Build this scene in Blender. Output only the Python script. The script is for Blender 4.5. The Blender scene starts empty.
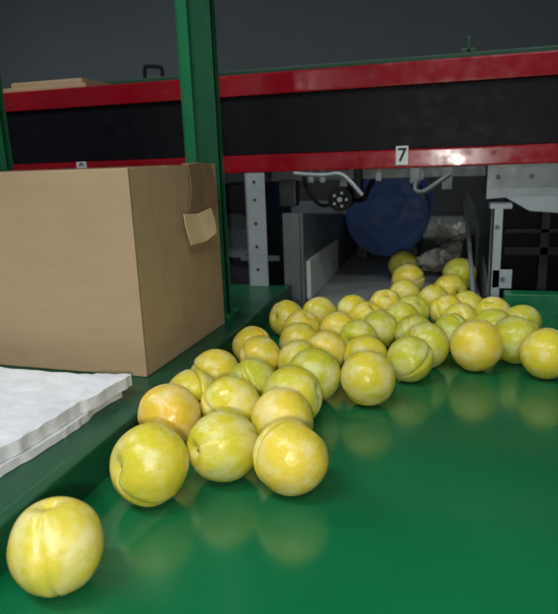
import bpy, bmesh, math, random
from mathutils import Matrix, Vector, noise
random.seed(4)
T=0.85   # table height above floor
H=0.247
scene=bpy.context.scene
col=scene.collection
TOP=[]
# ---------------------------------------------------------------- materials
def nm(name):
    m=bpy.data.materials.new(name); m.use_nodes=True
    nt=m.node_tree; b=nt.nodes['Principled BSDF']
    return m,nt,b
def N(nt,t,**k):
    n=nt.nodes.new(t)
    for a,v in k.items(): setattr(n,a,v)
    return n
def ramp(nt,src,stops):
    r=N(nt,'ShaderNodeValToRGB')
    el=r.color_ramp.elements
    while len(el)<len(stops): el.new(0.5)
    for e,(p,c) in zip(el,stops):
        e.position=p; e.color=(c,c,c,1) if isinstance(c,(int,float)) else (*c,1)
    nt.links.new(src,r.inputs[0]); return r.outputs[0]
def mix(nt,fac,a,b,mode='MIX'):
    n=N(nt,'ShaderNodeMix',data_type='RGBA',blend_type=mode)
    for i,v in ((0,fac),(6,a),(7,b)):
        if hasattr(v,'is_linked'): nt.links.new(v,n.inputs[i])
        elif isinstance(v,(int,float)): n.inputs[i].default_value=v
        else: n.inputs[i].default_value=(*v,1)
    return n.outputs[2]
def tex(nt,kind,scale,detail=3,vec=None,rough=.5):
    n=N(nt,kind); n.inputs['Scale'].default_value=scale
    if 'Detail' in n.inputs: n.inputs['Detail'].default_value=detail
    if 'Roughness' in n.inputs and kind=='ShaderNodeTexNoise': n.inputs['Roughness'].default_value=rough
    if vec is None:
        vec=N(nt,'ShaderNodeTexCoord').outputs['Object']
    nt.links.new(vec,n.inputs['Vector']); return n
def bump(nt,b,h,s,d=.001):
    n=N(nt,'ShaderNodeBump'); n.inputs['Strength'].default_value=s; n.inputs['Distance'].default_value=d
    nt.links.new(h,n.inputs['Height']); nt.links.new(n.outputs[0],b.inputs['Normal'])
def painted(name,c,rough=.35,var=.25,metal=0,scale=9,spec=.5):
    m,nt,b=nm(name)
    t=tex(nt,'ShaderNodeTexNoise',scale,6)
    f=ramp(nt,t.outputs[0],[(.35,0),(.7,1)])
    o=mix(nt,f,c,tuple(x*(1-var) for x in c))
    nt.links.new(o,b.inputs['Base Color'])
    t2=tex(nt,'ShaderNodeTexNoise',scale*6,4)
    nt.links.new(ramp(nt,t2.outputs[0],[(.3,max(rough-.08,0)),(.7,rough+.1)]),b.inputs['Roughness'])
    b.inputs['Metallic'].default_value=metal
    b.inputs['Specular IOR Level'].default_value=spec
    bump(nt,b,t2.outputs[0],.10,.0004)
    return m
M={}
M['green']=painted('green_paint',(.005,.080,.034),.34)
M['green_post']=painted('green_post_paint',(.008,.16,.06),.35)
M['green_dark']=painted('dark_green_paint',(.006,.075,.035),.4)
M['red']=painted('red_paint',(.31,.004,.013),.20,spec=.6)
M['black']=painted('black_panel',(.003,.0035,.006),.5,spec=.2)
M['dark']=painted('dark_machine',(.016,.018,.022),.5)
M['steel']=painted('galvanised_steel',(.38,.43,.46),.38,.25,.25)
M['steel_dark']=painted('dull_steel',(.14,.16,.172),.45,.3,.3)
M['blue']=painted('blue_plastic',(.006,.07,.28),.5)
M['white']=painted('white_label',(.70,.72,.72),.5,.08)
M['liner']=painted('pale_liner',(.56,.61,.59),.5,.15)
M['ink']=painted('black_ink',(.01,.01,.01),.6)
M['rubber']=painted('grey_belt',(.30,.335,.315),.5,.3)
M['wall']=painted('wall_paint',(.20,.232,.25),.8,.12,scale=1.5,spec=.2)
M['concrete']=painted('concrete_floor',(.10,.10,.10),.8,.4,scale=3)
M['plastic_sheet']=painted('crumpled_plastic',(.60,.60,.50),.35,.35,scale=25)
# belt
m,nt,b=nm('green_belt'); M['belt']=m
t=tex(nt,'ShaderNodeTexNoise',4,7); t3=tex(nt,'ShaderNodeTexNoise',260,4)
f=ramp(nt,t.outputs[0],[(.3,0),(.75,1)])
c=mix(nt,f,(.004,.112,.038),(.006,.145,.054))
v=tex(nt,'ShaderNodeTexVoronoi',75)
sp=ramp(nt,v.outputs['Distance'],[(.03,1),(.09,0)])
c2=mix(nt,mix(nt,1,sp,(.25,.25,.25),'MULTIPLY'),c,(.05,.30,.17))
nt.links.new(c2,b.inputs['Base Color'])
nt.links.new(ramp(nt,t.outputs[0],[(.3,.13),(.75,.22)]),b.inputs['Roughness'])
b.inputs['Specular IOR Level'].default_value=.7
bump(nt,b,t3.outputs[0],.05,.0002)
# cardboard
m,nt,b=nm('cardboard'); M['card']=m
tc=N(nt,'ShaderNodeTexCoord'); mp=N(nt,'ShaderNodeMapping'); mp.inputs['Scale'].default_value=(1,1,6)
nt.links.new(tc.outputs['Object'],mp.inputs[0])
t=tex(nt,'ShaderNodeTexNoise',14,5,mp.outputs[0]); g=tex(nt,'ShaderNodeTexNoise',6,5)
c=mix(nt,ramp(nt,t.outputs[0],[(.3,0),(.75,1)]),(.41,.295,.175),(.44,.32,.195))
c=mix(nt,ramp(nt,g.outputs[0],[(.45,0),(.8,1)]),c,(.37,.26,.15))
nt.links.new(c,b.inputs['Base Color']); b.inputs['Roughness'].default_value=.5
b.inputs['Specular IOR Level'].default_value=.35
g2=tex(nt,'ShaderNodeTexNoise',9,3)
bump(nt,b,g2.outputs[0],.9,.006)
M['card_dark']=painted('brown_tape',(.25,.165,.09),.4)
M['card_light']=painted('torn_card',(.75,.56,.33),.7,.15,scale=40)
# paper
m,nt,b=nm('paper'); M['paper']=m
t=tex(nt,'ShaderNodeTexNoise',30,6)
nt.links.new(mix(nt,ramp(nt,t.outputs[0],[(.4,0),(.7,1)]),(.74,.76,.78),(.64,.66,.68)),b.inputs['Base Color'])
b.inputs['Roughness'].default_value=.9; b.inputs['Specular IOR Level'].default_value=.15
bump(nt,b,t.outputs[0],1,.004)
# plum skin
m,nt,b=nm('plum_skin'); M['plum']=m
oi=N(nt,'ShaderNodeObjectInfo'); tc=N(nt,'ShaderNodeTexCoord')
ad=N(nt,'ShaderNodeVectorMath',operation='ADD'); nt.links.new(tc.outputs['Object'],ad.inputs[0])
cm=N(nt,'ShaderNodeCombineXYZ'); mu=N(nt,'ShaderNodeMath',operation='MULTIPLY'); mu.inputs[1].default_value=37
nt.links.new(oi.outputs['Random'],mu.inputs[0]); nt.links.new(mu.outputs[0],cm.inputs[0]); nt.links.new(mu.outputs[0],cm.inputs[1])
nt.links.new(cm.outputs[0],ad.inputs[1]); V=ad.outputs[0]
# object coordinates are in units of the plum radius
n1=tex(nt,'ShaderNodeTexNoise',.9,3,V); n2=tex(nt,'ShaderNodeTexNoise',2.6,4,V,.6); n3=tex(nt,'ShaderNodeTexNoise',1.5,5,V,.6)
vo=tex(nt,'ShaderNodeTexVoronoi',15,vec=V)
base=oi.outputs['Color']
def mul(a,k): return mix(nt,1,a,(k,k,k),'MULTIPLY')
c=mix(nt,ramp(nt,n1.outputs[0],[(.42,0),(.66,1)]),base,mix(nt,1,base,(.82,.93,.8),'MULTIPLY'))
c=mix(nt,mul(ramp(nt,n2.outputs[0],[(.42,0),(.70,1)]),.35),c,(.84,.60,.07))
c=mix(nt,mul(ramp(nt,n3.outputs[0],[(.46,0),(.66,1)]),.42),c,(.84,.80,.52))
c=mix(nt,mul(ramp(nt,vo.outputs['Distance'],[(.10,1),(.26,0)]),.12),c,(.86,.80,.40))
nt.links.new(c,b.inputs['Base Color'])
nt.links.new(ramp(nt,n3.outputs[0],[(.42,.27),(.66,.46)]),b.inputs['Roughness'])
b.inputs['Subsurface Weight'].default_value=.2; b.inputs['Subsurface Scale'].default_value=.12
b.inputs['Subsurface Radius'].default_value=(1,.8,.3)
bump(nt,b,n2.outputs[0],.08,.02)
M['stem']=painted('stem_scar',(.09,.05,.02),.8)
m,nt,b=nm('lamp_tube'); M['lamp']=m
b.inputs['Emission Color'].default_value=(.95,.98,1,1); b.inputs['Emission Strength'].default_value=6
m,nt,b=nm('work_lamp_glass'); M['lamp2']=m
b.inputs['Emission Color'].default_value=(1,.9,.88,1); b.inputs['Emission Strength'].default_value=22

# ---------------------------------------------------------------- helpers
def empty(name):
    o=bpy.data.objects.new(name,None); col.objects.link(o); o.empty_display_size=.05; TOP.append(o); return o
def add(name,me,mat,parent=None,smooth=False):
    o=bpy.data.objects.new(name,me); col.objects.link(o)
    if mat: me.materials.append(mat)
    if smooth:
        for p in me.polygons: p.use_smooth=True
    if parent: o.parent=parent
    else: TOP.append(o)
    return o
def box(name,x0,x1,y0,y1,z0,z1,mat,parent=None,bev=.0015,rot=None):
    bm=bmesh.new(); bmesh.ops.create_cube(bm,size=1)
    for v in bm.verts:
        v.co=Vector((v.co.x*(x1-x0),v.co.y*(y1-y0),v.co.z*(z1-z0)))
    me=bpy.data.meshes.new(name)
    if bev: bmesh.ops.bevel(bm,geom=bm.edges[:],offset=min(bev,abs(x1-x0)/3,abs(y1-y0)/3,abs(z1-z0)/3),segments=2,affect='EDGES',profile=.7)
    c=Vector(((x0+x1)/2,(y0+y1)/2,(z0+z1)/2))
    if rot: bmesh.ops.rotate(bm,cent=(0,0,0),matrix=rot,verts=bm.verts)
    for v in bm.verts: v.co+=c
    bm.to_mesh(me); bm.free()
    return add(name,me,mat,parent)
def cyl(name,p0,p1,r,mat,parent=None,seg=32,bev=.001,r2=None):
    p0=Vector(p0);p1=Vector(p1);d=p1-p0
    bm=bmesh.new(); bmesh.ops.create_cone(bm,cap_ends=True,segments=seg,radius1=r,radius2=r if r2 is None else r2,depth=d.length)
    if bev:
        es=[e for e in bm.edges if len(e.link_faces)==2 and any(len(f.verts)>4 for f in e.link_faces)]
        bmesh.ops.bevel(bm,geom=es,offset=bev,segments=2,affect='EDGES')
    q=d.to_track_quat('Z','Y').to_matrix(); 
    for v in bm.verts: v.co=q@v.co+(p0+p1)/2
    me=bpy.data.meshes.new(name); bm.to_mesh(me); bm.free()
    o=add(name,me,mat,parent,True)
    try: o.data.set_sharp_from_angle(angle=.7)
    except Exception: pass
    return o
def tube(name,pts,r,mat,parent=None):
    cu=bpy.data.curves.new(name,'CURVE'); cu.dimensions='3D'; cu.bevel_depth=r; cu.bevel_resolution=3; cu.use_fill_caps=True
    s=cu.splines.new('NURBS'); s.points.add(len(pts)-1); s.order_u=3; s.use_endpoint_u=True
    for p,c in zip(s.points,pts): p.co=(*c,1)
    o=bpy.data.objects.new(name,cu); col.objects.link(o); cu.materials.append(mat)
    if parent: o.parent=parent
    else: TOP.append(o)
    return o
def poly(name,pts,axis,lo,hi,mat,parent=None):
    """extruded polygon. axis 'Y': pts are (x,z); 'X': (y,z); 'Z': (x,y)"""
    def P(a,b,c): return {'Y':(a,c,b),'X':(c,a,b),'Z':(a,b,c)}[axis]
    bm=bmesh.new(); n=len(pts)
    A=[bm.verts.new(P(a,b_,lo)) for a,b_ in pts]; B=[bm.verts.new(P(a,b_,hi)) for a,b_ in pts]
    bm.faces.new(A); bm.faces.new(B[::-1])
    for i in range(n): bm.faces.new((A[i],B[i],B[(i+1)%n],A[(i+1)%n]))
    bmesh.ops.recalc_face_normals(bm,faces=bm.faces)
    bmesh.ops.bevel(bm,geom=bm.edges[:],offset=.0008,segments=1,affect='EDGES')
    me=bpy.data.meshes.new(name); bm.to_mesh(me); bm.free()
    return add(name,me,mat,parent)
def sheet(name,corners,z,amp,mat,parent=None,nx=50,ny=36,seed=0,thick=.0012,jag=.004,freq=9):
    c=[Vector((*p,0)) for p in corners]; bm=bmesh.new(); g=[]
    for j in range(ny+1):
        row=[]
        for i in range(nx+1):
            u=i/nx; w=j/ny
            p=(c[0]*(1-u)+c[1]*u)*(1-w)+(c[3]*(1-u)+c[2]*u)*w
            q=Vector((p.x*freq,p.y*freq,seed*3.1))
            e=max(0,1-min(u,1-u,w,1-w)*9)
            off=Vector((noise.noise(q*5+Vector((9,0,0))),noise.noise(q*5+Vector((0,9,0))),0))*jag*e
            h=abs(noise.noise(q))*amp+abs(noise.noise(q*3.3))*amp*.35
            row.append(bm.verts.new(p+off+Vector((0,0,z+h))))
        g.append(row)
    for j in range(ny):
        for i in range(nx):
            bm.faces.new((g[j][i],g[j][i+1],g[j+1][i+1],g[j+1][i]))
    me=bpy.data.meshes.new(name); bm.to_mesh(me); bm.free()
    o=add(name,me,mat,parent,True)
    s=o.modifiers.new('t','SOLIDIFY'); s.thickness=thick; s.offset=-1
    return o

# ---------------------------------------------------------------- room (floor z=-T)
def room(name,*a,mat): return box(name,*a,mat,None,0)
room('floor',-3.2,3.2,-2.4,3.9,-T-.1,-T,mat=M['concrete'])
room('ceiling',-3.2,3.2,-2.4,3.9,2.0,2.1,mat=M['wall'])
room('wall_back',-3.2,3.2,3.8,3.9,-T,2.0,mat=M['wall'])
room('wall_front',-3.2,3.2,-2.4,-2.3,-T,2.0,mat=M['wall'])
room('wall_left',-3.2,-3.1,-2.3,3.8,-T,2.0,mat=M['wall'])
room('wall_right',3.1,3.2,-2.3,3.8,-T,2.0,mat=M['wall'])

# ---------------------------------------------------------------- sorting table
tb=empty('sorting_table')
box('belt',-.266,1.3,-.9,.966,-.02,0,M['belt'],tb,0)
box('ledge',-.85,-.268,-.9,1.0,.022,.03,M['green'],tb,.002)
box('ledge_side',-.274,-.262,-.9,1.0,-.06,.0315,M['green'],tb,.002)
box('bed_frame',-.85,1.32,-.88,.95,-.09,-.022,M['green_dark'],tb)
box('rear_rail',.088,1.3,.968,.998,-.06,.03,M['green_post'],tb,.002)
box('rear_lip',-.262,.088,.966,.975,-.03,-.001,M['steel_dark'],tb,.001)
box('end_rail',1.3,1.32,-.9,1.0,-.06,.03,M['green'],tb,.002)
for i,(x,y) in enumerate([(-.8,-.8),(-.8,.88),(1.22,-.8),(1.22,.88)]):
    box(f'leg_{i+1}',x,x+.06,y,y+.06,-T,-.085,M['green_dark'],tb)

# upright posts (C-profile) standing on the ledge
def post(x1,w,y):
    p=empty('green_steel_post'); x0=x1-w
    box('web',x0+.012,x1,y+.006,y+.010,.03,1.35,M['green'],p,.0008)
    box('lip',x0,x0+.016,y,y+.005,.03,1.35,M['green_post'],p,.0008)
    box('flange',x0,x0+.004,y,y+.035,.03,1.35,M['green_post'],p,.0008)
    box('far_flange',x1-.004,x1,y+.006,y+.016,.03,1.35,M['green_post'],p,.0008)
    box('foot_plate',x0-.003,x1+.003,y-.002,y+.04,.0302,.035,M['green_post'],p,.001)
    cyl('bolt',(x0+.035,y+.008,.12),(x0+.035,y+.001,.12),.004,M['steel'],p,6)
post(-.2955,.049,.77)
post(-.632,.053,.77)

# ---------------------------------------------------------------- overhead sorter beam (red / black / red)
bmn=empty('red_conveyor_beam')
box('upper_rail',-2.6,1.5,1.0,1.26,.350,.384,M['red'],bmn,.003)
box('black_band',-2.6,1.5,1.008,1.25,.2545,.3495,M['black'],bmn,.001)
box('lower_rail',-2.6,1.5,1.0,1.26,.225,.254,M['red'],bmn,.003)
for i,x in enumerate((-2.5,1.4)):
    box(f'support_{i+1}',x,x+.06,1.08,1.16,-T,.224,M['green_dark'],bmn)
gr=empty('green_top_rail')
box('bar',-.80,1.5,1.24,1.255,.415,.4245,M['green_dark'],gr,.002)
for i,x in enumerate((-.78,-.1,.55,1.3)): box(f'bracket_{i+1}',x,x+.02,1.235,1.258,.3845,.417,M['green_dark'],gr,.001)
tube('handle',[(-.640,1.25,.42),(-.640,1.25,.446),(-.636,1.25,.450),(-.602,1.25,.446),(-.598,1.25,.442),(-.598,1.25,.425)],.004,M['black'],gr)
box('peg',.022,.031,1.24,1.252,.4245,.452,M['green_dark'],gr,.002)
box('peg_base',.012,.041,1.24,1.252,.4245,.432,M['green_dark'],gr,.002)
fcb=empty('flattened_cardboard')
box('lower_panel',-.86,-.66,1.05,1.21,.3845,.398,M['card'],fcb,.003)
box('upper_panel',-.84,-.68,1.07,1.22,.3985,.410,M['card'],fcb,.003)
def label(ch,x,z,w,h):
    e=empty('number_label')
    box('sticker',x-w/2,x+w/2,.9985,1.0,z-h/2,z+h/2,M['white'],e,.0002)
    cu=bpy.data.curves.new('numeral','FONT'); cu.body=ch; cu.size=h*1.0; cu.align_x='CENTER'; cu.align_y='CENTER'; cu.extrude=.0002; cu.offset=.0006
    o=bpy.data.objects.new('numeral',cu); col.objects.link(o); cu.materials.append(M['ink'])
    o.location=(x,.9982,z); o.rotation_euler=(math.pi/2,0,0); o.parent=e
label('7',-.074,.2445,.019,.029)
label('9',-.655,.244,.020,.020)

# ---------------------------------------------------------------- infeed conveyor beyond the table
fc=empty('infeed_conveyor')
box('feed_belt',-.236,.058,1.001,2.5,-.012,-.001,M['rubber'],fc,.002)
poly('side_plate_left',[(1.005,-.03),(2.4,-.03),(2.4,.11),(1.45,.11),(1.005,.155)],'X',-.246,-.240,M['steel_dark'],fc)
box('end_plate_left',-.275,-.246,1.001,1.008,-.03,.155,M['steel_dark'],fc,.001)
box('liner_left',-.2395,-.232,1.02,1.30,.0,.07,M['liner'],fc,.001)
box('black_guard',-.30,-.248,1.06,1.08,.05,.148,M['black'],fc,.002)
poly('side_plate_right',[(1.01,-.03),(2.4,-.03),(2.4,.10),(1.5,.10),(1.06,.04),(1.01,.04)],'X',.062,.067,M['steel_dark'],fc)
for i,(x,y) in enumerate([(-.27,1.05),(-.27,2.3),(.067,1.05),(.067,2.3)]):
    box(f'leg_{i+1}',x,x+.022,y,y+.04,-T,.0,M['steel_dark'],fc)
for i,y in enumerate((1.1,1.7,2.3)): cyl(f'roller_{i+1}',(-.245,y,-.04),(.068,y,-.04),.026,M['steel_dark'],fc)
box('bracket_stem',.066,.082,1.001,1.005,-.03,.165,M['steel'],fc,.0008)
box('bracket_web',.066,.070,1.001,1.035,-.03,.165,M['steel'],fc,.0008)
box('bracket_cap',.062,.095,1.001,1.04,.158,.1655,M['steel'],fc,.001)
box('bracket_foot',.070,.100,1.001,1.005,.032,.062,M['steel'],fc,.0008)
cyl('bracket_bolt_1',(.086,1.004,.047),(.086,.9985,.047),.004,M['steel_dark'],fc,6)
cyl('bracket_bolt_2',(.074,1.004,.13),(.074,.9985,.13),.004,M['steel_dark'],fc,6)
tube('guide_rod',[(.045,1.02,.004),(.04,1.12,.06),(.035,1.2,.12),(.03,1.25,.15)],.004,M['steel'],fc)

hg=empty('steel_upright')
box('face',-.335,-.300,.985,.989,.0302,.2245,M['steel'],hg,.0008)
box('side',-.335,-.331,.985,1.02,.0302,.2245,M['steel'],hg,.0008)
for i,z in enumerate((.06,.10,.14,.18,.21)): cyl(f'slot_{i+1}',(-.318,.9855,z),(-.318,.9835,z),.0026,M['ink'],hg,12,0)
pl=empty('steel_deflector_plate')
poly('plate',[(.058,.224),(.30,.224),(.30,.135),(.125,.150),(.088,.172),(.058,.170)],'Y',1.045,1.049,M['steel'],pl)
box('fold',.058,.30,1.04,1.07,.2205,.2245,M['steel'],pl,.001)
cyl('rivet_1',(.075,1.045,.205),(.075,1.041,.205),.004,M['steel_dark'],pl,12)
cyl('rivet_2',(.125,1.045,.205),(.125,1.041,.205),.004,M['steel_dark'],pl,12)

# ---------------------------------------------------------------- sorter mechanism hanging below the beam
mc=empty('sorting_mechanism')
box('mount_bar',-.30,.055,1.03,1.05,.208,.2245,M['steel_dark'],mc,.001)
cyl('adjust_knob',(-.172,.985,.178),(-.172,1.02,.178),.020,M['black'],mc,24)
for k in range(5):
    a=k*2*math.pi/5
    box(f'knob_rib_{k+1}',-.172+.011*math.cos(a)-.002,-.172+.011*math.cos(a)+.002,.982,.986,.178+.011*math.sin(a)-.002,.178+.011*math.sin(a)+.002,M['steel'],mc,.0005)
cyl('knob_hub',(-.172,.980,.178),(-.172,.986,.178),.004,M['steel'],mc,12)
box('knob_arm',-.178,-.166,1.02,1.035,.175,.224,M['steel_dark'],mc,.001)
tube('hook_arm',[(-.25,.995,.222),(-.20,.985,.216),(-.17,.98,.222),(-.15,.975,.205),(-.133,.97,.185)],.0035,M['steel'],mc)
tube('cable',[(-.24,1.02,.22),(-.235,1.01,.195),(-.22,1.01,.175),(-.205,1.02,.162),(-.19,1.03,.17)],.003,M['black'],mc)
tube('hose_1',[(-.16,1.04,.175),(-.145,1.06,.165),(-.135,1.06,.19),(-.12,1.05,.215)],.004,M['black'],mc)
tube('hose_2',[(-.235,1.05,.215),(-.25,1.06,.19),(-.275,1.06,.18),(-.285,1.05,.215)],.004,M['steel_dark'],mc)
box('black_block',-.285,-.255,1.02,1.05,.165,.21,M['dark'],mc,.003)
box('arm_bracket',-.152,-.140,1.0,1.03,.178,.2245,M['black'],mc,.002)
for i,x in enumerate((-.225,-.205,-.112,-.045)):
    cyl(f'bolt_{i+1}',(x,1.01,.225),(x,1.01,.205),.005,M['steel'],mc,6)
box('nozzle_block',-.062,-.045,1.0,1.03,.200,.2245,M['steel_dark'],mc,.002)
tube('nozzle',[(-.05,1.0,.205),(-.055,.99,.19),(-.04,.985,.186),(-.02,.985,.200),(0,.99,.214)],.004,M['steel_dark'],mc)
box('bracket_a',-.012,.004,1.0,1.02,.19,.2245,M['steel_dark'],mc,.001)
gh=empty('gear_housing')
box('case',-.46,-.36,1.15,1.4,-T,.20,M['dark'],gh,.006)
cyl('gear_disc',(-.41,1.13,.1),(-.41,1.15,.1),.045,M['steel_dark'],gh,32)
box('slide_rod',-.40,-.29,1.128,1.138,.05,.06,M['steel_dark'],gh,.001)
# blue drum
bd=empty('blue_drum')
cyl('shell',(-.140,1.42,.108),(-.140,1.80,.108),.096,M['blue'],bd,48,.010)
for i,y in enumerate((1.47,1.60,1.76)):
    cyl(f'hoop_{i+1}',(-.140,y,.108),(-.140,y+.014,.108),.0985,M['blue'],bd,48,.003)
cyl('bung',(-.11,1.42,.15),(-.11,1.408,.15),.010,M['blue'],bd,20)
for s in (-1,1): box(f'chock_{(s+3)//2}',-.140+s*.06-.012,-.140+s*.06+.012,1.45,1.75,0,.032,M['dark'],bd,.002)
# dark machine housing behind
mh=empty('machine_housing')
box('panel',-2.6,1.6,2.55,2.6,-T,.40,M['dark'],mh,.003)
for i,x in enumerate((-1.4,-.75,-.42,.3,.75)): box(f'rib_{i+1}',x,x+.05,2.50,2.55,-T,.38,M['black'],mh,.003)
box('cross_bar',-2.6,-.3,2.44,2.50,.02,.07,M['steel_dark'],mh,.003)
rb=empty('machine_side_guard')
box('rail_1',.10,.5,1.16,1.17,.06,.075,M['dark'],rb,.001)
box('rail_2',.10,.5,1.16,1.17,.10,.108,M['dark'],rb,.001)
box('upright',.16,.175,1.16,1.18,-T,.2245,M['dark'],rb,.001)
box('backing',.10,.9,1.22,1.23,-T,.222,M['black'],rb,.001)
# crumpled plastic on feed belt
for i,(cs,z,a) in enumerate([([(-.12,1.29),(.02,1.27),(.035,1.52),(-.025,1.54)],.003,.035),([(-.03,1.64),(.05,1.62),(.05,2.0),(-.03,1.95)],.003,.07)]):
    sheet('crumpled_plastic_sheet' ,cs,z,a,M['plastic_sheet'],None,seed=i+5,freq=16,thick=.001)

# ---------------------------------------------------------------- cardboard box
cb=empty('cardboard_box')
W_,D_,Hh=.36,.213,.213
def cbp(name,*a,mat=M['card'],bev=.0012):
    return box(name,*a,mat,cb,bev)
cbp('front',-W_,0,0,.004,0,Hh); cbp('back',-W_,0,D_-.004,D_,0,Hh)
cbp('side_right',-.004,0,.0005,D_-.0005,0,Hh); cbp('side_left',-W_,-W_+.004,.0005,D_-.0005,0,Hh)
cbp('bottom',-W_+.002,-.002,.002,D_-.002,0,.004)
cbp('top_flap_front',-W_+.001,-.001,.001,D_/2-.001,Hh-.004,Hh-.0003); cbp('top_flap_back',-W_+.001,-.001,D_/2+.001,D_-.001,Hh-.004,Hh-.0003)
cbp('top_tape',-W_,0,D_/2-.024,D_/2+.024,Hh-.0002,Hh+.0003,mat=M['card_dark'],bev=0)
def strip(name,pts,mat):
    bm=bmesh.new(); vs=[]
    for r in pts: vs.append([bm.verts.new(p) for p in r])
    for a,b_ in zip(vs,vs[1:]):
        for i in range(len(a)-1): bm.faces.new((a[i],a[i+1],b_[i+1],b_[i]))
    me=bpy.data.meshes.new(name); bm.to_mesh(me); bm.free()
    o=add(name,me,mat,cb,False); s=o.modifiers.new('t','SOLIDIFY'); s.thickness=.001; return o
strip('hanging_tape',[[(-.01,.135,Hh+.001),(-.01,.165,Hh+.001),(-.01,.19,Hh+.001)],[(.001,.13,Hh),(.001,.165,Hh+.001),(.002,.19,Hh-.001)],
   [(.004,.128,Hh-.025),(.002,.165,Hh-.028),(.005,.193,Hh-.02)],[(.002,.125,Hh-.046),(.003,.16,Hh-.05),(.007,.195,Hh-.045)],[(.002,.122,Hh-.052),(.003,.17,Hh-.054),(.006,.19,Hh-.056)]],M['card_dark'])
strip('torn_card_flap',[[(.0035,.104,Hh-.054),(.004,.14,Hh-.057),(.006,.174,Hh-.053)],[(.007,.100,Hh-.068),(.006,.14,Hh-.073),(.009,.177,Hh-.067)],
   [(.009,.106,Hh-.090),(.01,.145,Hh-.091),(.012,.174,Hh-.084)]],M['card_light'])
cb.rotation_euler=(0,0,math.radians(-2)); cb.location=(-.298,.53,.0305)

# ---------------------------------------------------------------- paper stack
ps=empty('paper_sheets')
def pad(name,corners,zb,zt,seed,jag=.010):
    nx,ny=120,90; c=[Vector((*p,0)) for p in corners]; bm=bmesh.new(); g=[];gb=[]
    for j in range(ny+1):
        row=[];rb_=[]
        for i in range(nx+1):
            u=i/nx;w=j/ny
            p=(c[0]*(1-u)+c[1]*u)*(1-w)+(c[3]*(1-u)+c[2]*u)*w
            q=Vector((p.x*10,p.y*10,seed))
            e=max(0,1-min(u,1-u,w,1-w)*9)
            off=Vector((noise.noise(q*1.5+Vector((9,0,0))),noise.noise(q*1.5+Vector((0,9,0))),0))*jag*1.5*e+Vector((noise.noise(q*8+Vector((9,0,0))),noise.noise(q*8+Vector((0,9,0))),0))*jag*.3*e
            h=noise.noise(Vector((p.x*6,p.y*6,1)))*.005+noise.noise(Vector((p.x*22,p.y*14,3)))*.0016
            if zt>.045: h+=abs(noise.noise(q*3))*.002
            row.append(bm.verts.new(p+off+Vector((0,0,zt+h))))
            rb_.append(bm.verts.new(p+off*.9+Vector((0,0,zb+max(h,-.002)*(1 if zb>.032 else 0)))))
        g.append(row);gb.append(rb_)
    for j in range(ny):
        for i in range(nx):
            bm.faces.new((g[j][i],g[j][i+1],g[j+1][i+1],g[j+1][i]))
            bm.faces.new((gb[j][i],gb[j+1][i],gb[j+1][i+1],gb[j][i+1]))
    for i in range(nx):
        bm.faces.new((g[0][i],gb[0][i],gb[0][i+1],g[0][i+1])); bm.faces.new((g[ny][i+1],gb[ny][i+1],gb[ny][i],g[ny][i]))
    for j in range(ny):
        bm.faces.new((g[j+1][0],gb[j+1][0],gb[j][0],g[j][0])); bm.faces.new((g[j][nx],gb[j][nx],gb[j+1][nx],g[j+1][nx]))
    for f in bm.faces: f.smooth=True
    me=bpy.data.meshes.new(name); bm.normal_update()
    bm.to_mesh(me); bm.free()
    me.set_sharp_from_angle(angle=.8)
    return add(name,me,M['paper'],ps)
pad('sheet_1',[(-.66,.27),(-.306,.28),(-.292,.470),(-.66,.50)],.0305,.0362,4.2)
pad('sheet_2',[(-.66,.28),(-.307,.290),(-.288,.484),(-.66,.515)],.0365,.0475,4.4)

# ---------------------------------------------------------------- plums
def plum_mesh(k):
    rng=random.Random(k)
    bm=bmesh.new(); bmesh.ops.create_uvsphere(bm,u_segments=96,v_segments=44,radius=1)
    asp=rng.uniform(.95,1.06); skew=rng.uniform(-.06,.06)
    for v in bm.verts:
        p=v.co.copy(); th=math.acos(max(-1,min(1,p.z))); ph=math.atan2(p.y,p.x)
        r=1-.26*math.exp(-(th/.27)**2)-.03*math.exp(-((math.pi-th)/.25)**2)
        r-=.055*math.exp(-(ph/.075)**2)*math.sin(th)**.6 - .025*math.exp(-(abs(ph)-.25)**2/.02)*math.sin(th)
        r+=.03*noise.noise(p*1.3+Vector((k*7,0,0)))
        v.co=p*r; v.co.z*=asp; v.co.x+=skew*p.z*.5
    me=bpy.data.meshes.new('plum_body'); 
    r0=bmesh.ops.create_uvsphere(bm,u_segments=12,v_segments=8,radius=.07)
    for v in r0['verts']: v.co=Vector((v.co.x,v.co.y,v.co.z*.4+.74*asp))
    vs=set(r0['verts'])
    for f in bm.faces:
        f.smooth=True
        if all(v in vs for v in f.verts): f.material_index=1
    bm.to_mesh(me); bm.free()
    me.materials.append(M['plum']); me.materials.append(M['stem'])
    return me
pm=[plum_mesh(k) for k in range(6)]
S=[(95,-.219,.264),(78,-.209,.363),(68,-.166,.404),(73,-.109,.397),(62,-.239,.447),(52,-.231,.5),(58,-.192,.483),(62,-.134,.472),(58,-.136,.513),(50,-.187,.543),(48,-.239,.564),(54,-.13,.568),(53,-.077,.574),(38,-.225,.663),(40,-.195,.626),(36,-.216,.797),(35,-.171,.826),(36,-.174,.692),(38,-.125,.659),(34,-.14,.751),(40,-.164,.616),(36,-.104,.715),(40,-.074,.656),(44,-.051,.66),(44,-.025,.686),(50,.033,.696),(44,.079,.722),(46,.105,.685),(36,-.001,.757),(32,.019,.823),(34,-.079,.769),(32,-.127,.832),(32,-.101,.807),(34,-.061,.818),(30,-.035,.855),(30,-.006,.859),(28,-.085,1.215),(32,-.066,1.066),(30,-.064,.962),(32,-.088,.897),(30,-.018,.932),(32,.006,.992),(32,.025,1.12),(30,.03,.899),(34,.056,.793),(30,.064,.862),(34,.098,.824),(32,-.036,.747),(34,-.179,.745)]
Y_=(.82,.62,.055); G_=(.56,.57,.04); O_=(.85,.53,.05); YG=(.72,.60,.045)
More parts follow.
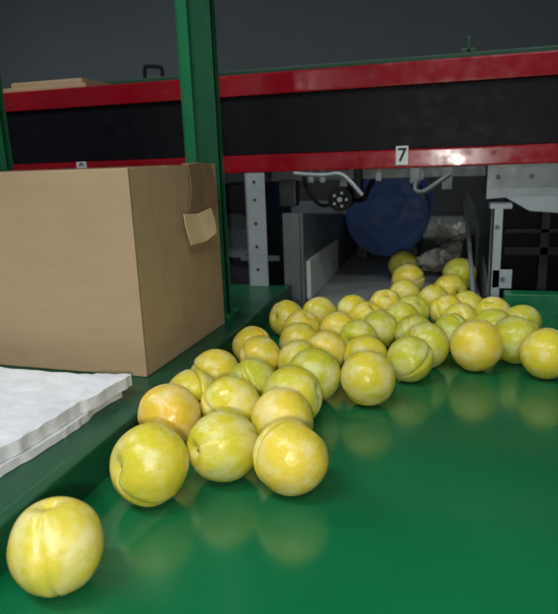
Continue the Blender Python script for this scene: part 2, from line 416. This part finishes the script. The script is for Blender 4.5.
pal={0:(.72,.59,.075),1:YG,2:(.64,.57,.045),3:(.80,.59,.065),4:O_,5:YG,6:YG,7:Y_,8:(.65,.59,.045),9:G_,10:Y_,11:G_,12:YG,13:Y_,14:Y_,15:YG,16:YG,17:YG,18:Y_,24:G_,25:Y_,26:G_,27:YG,28:G_,36:G_,37:Y_,39:Y_,42:G_,44:G_,46:G_}
cam=Vector((0,0,H))
Q=[]
for i,(d,x,y) in enumerate(S):
    dist=(Vector((x,y,.027))-cam).length
    r=max(.0245,min(.0298,d*dist/1200))
    Q.append([x,y,r,x,y])
Q[0][2]=.0272;
for it in range(300):
    for i in range(len(Q)):
        for j in range(i):
            a,b_=Q[i],Q[j]; dx=a[0]-b_[0];dy=a[1]-b_[1];dd=math.hypot(dx,dy) or 1e-5
            mn=(a[2]+b_[2])*1.0
            if dd<mn:
                s=(mn-dd)/dd*.5; wa=.3 if i<4 else 1; wb=.3 if j<4 else 1; t_=wa+wb
                a[0]+=dx*s*2*wa/t_;a[1]+=dy*s*2*wa/t_;b_[0]-=dx*s*2*wb/t_;b_[1]-=dy*s*2*wb/t_
    for a in Q:
        a[0]=max(a[0],-.261+a[2])
        if a[1]>.93: a[0]=min(max(a[0],-.23+a[2]),.040-a[2]*.6)
pr=empty('yellow_plums')
for i,(x,y,r,_,_) in enumerate(Q):
    o=bpy.data.objects.new(f'plum_{i+1}',pm[i%6]); col.objects.link(o); o.parent=pr
    c=pal.get(i) or random.choice([YG,G_,Y_,YG])
    j=random.uniform(.95,1.06); o.color=(c[0]*j,c[1]*j,c[2],1)
    if i==0:
        z=Vector((-.15,.1,1)).normalized(); xx=Vector((.35,-.93,0))
    elif i==1:
        z=Vector((-.56,-.72,.26)).normalized(); xx=Vector((.5,-.5,-.9))
    elif i==3:
        z=Vector((.5,.6,.6)).normalized(); xx=Vector((-.6,-.2,.8))
    else:
        z=Vector((random.uniform(-1,1),random.uniform(-1,1),random.uniform(-.4,1))).normalized(); xx=Vector((random.uniform(-1,1),random.uniform(-1,.3),random.uniform(-1,1)))
    yy=z.cross(xx).normalized(); xx=yy.cross(z)
    mt=Matrix((xx,yy,z)).transposed()
    me=o.data; lo=min((mt@v.co).z for v in me.vertices)
    o.matrix_local=Matrix.Translation((x,y,.0002-lo*r))@mt.to_4x4()@Matrix.Scale(r,4)

# ---------------------------------------------------------------- lights
def area(name,loc,size,sy,power,colr,tgt=None):
    L=bpy.data.lights.new(name,'AREA'); L.shape='RECTANGLE'; L.size=size; L.size_y=sy; L.energy=power; L.color=colr
    o=bpy.data.objects.new(name,L); col.objects.link(o); o.location=loc
    if tgt: o.rotation_euler=(Vector(tgt)-Vector(loc)).to_track_quat('-Z','Y').to_euler()
    TOP.append(o); return o
for i,(x,y,pw) in enumerate([(-.9,-.4,23),(.6,-.9,20),(-2.45,1.0,25)]):  # last fixture is an added one, out of view, to brighten the back wall
    e=empty('ceiling_light')
    box('housing',x-.62,x+.62,y-.07,y+.07,1.93,1.999,M['white'],e,.004)
    cyl('tube_1',(x-.6,y-.03,1.915),(x+.6,y-.03,1.915),.013,M['lamp'],e); cyl('tube_2',(x-.6,y+.03,1.915),(x+.6,y+.03,1.915),.013,M['lamp'],e)
    area('ceiling_light_glow',(x,y,1.89),1.2,.12,pw,(.95,.98,1))
wl=empty('wall_lamp')
box('body',-1.12,-.88,-2.3,-2.25,.65,.76,M['steel_dark'],wl,.006)
box('glass',-1.08,-.92,-2.252,-2.235,.67,.74,M['lamp2'],wl,.004)
fl=bpy.data.lights.new('camera_flash','POINT'); fl.energy=6.2; fl.shadow_soft_size=.014; fl.color=(1,.96,.90)
fo=bpy.data.objects.new('camera_flash',fl); col.objects.link(fo); fo.location=(.01,-.08,.236); TOP.append(fo)
w=bpy.data.worlds.new('w'); scene.world=w; w.use_nodes=True
w.node_tree.nodes['Background'].inputs[0].default_value=(.5,.55,.6,1); w.node_tree.nodes['Background'].inputs[1].default_value=.2

# ---------------------------------------------------------------- camera
R=(Matrix.Rotation(math.radians(16),3,'Z')@Matrix.Rotation(math.radians(90-13.9),3,'X')@Matrix.Rotation(math.radians(-2.15),3,'Z'))
cd=bpy.data.cameras.new('camera'); co=bpy.data.objects.new('camera',cd); col.objects.link(co)
co.matrix_world=Matrix.Translation((0,0,H))@R.to_4x4()
cd.sensor_fit='VERTICAL'; cd.sensor_height=24; cd.lens=600/614*24; cd.clip_start=.01
cd.dof.use_dof=True; cd.dof.focus_distance=.55; cd.dof.aperture_fstop=8
TOP.append(co); scene.camera=co
for o in TOP: o.location.z+=T
scene.view_settings.view_transform='Standard'
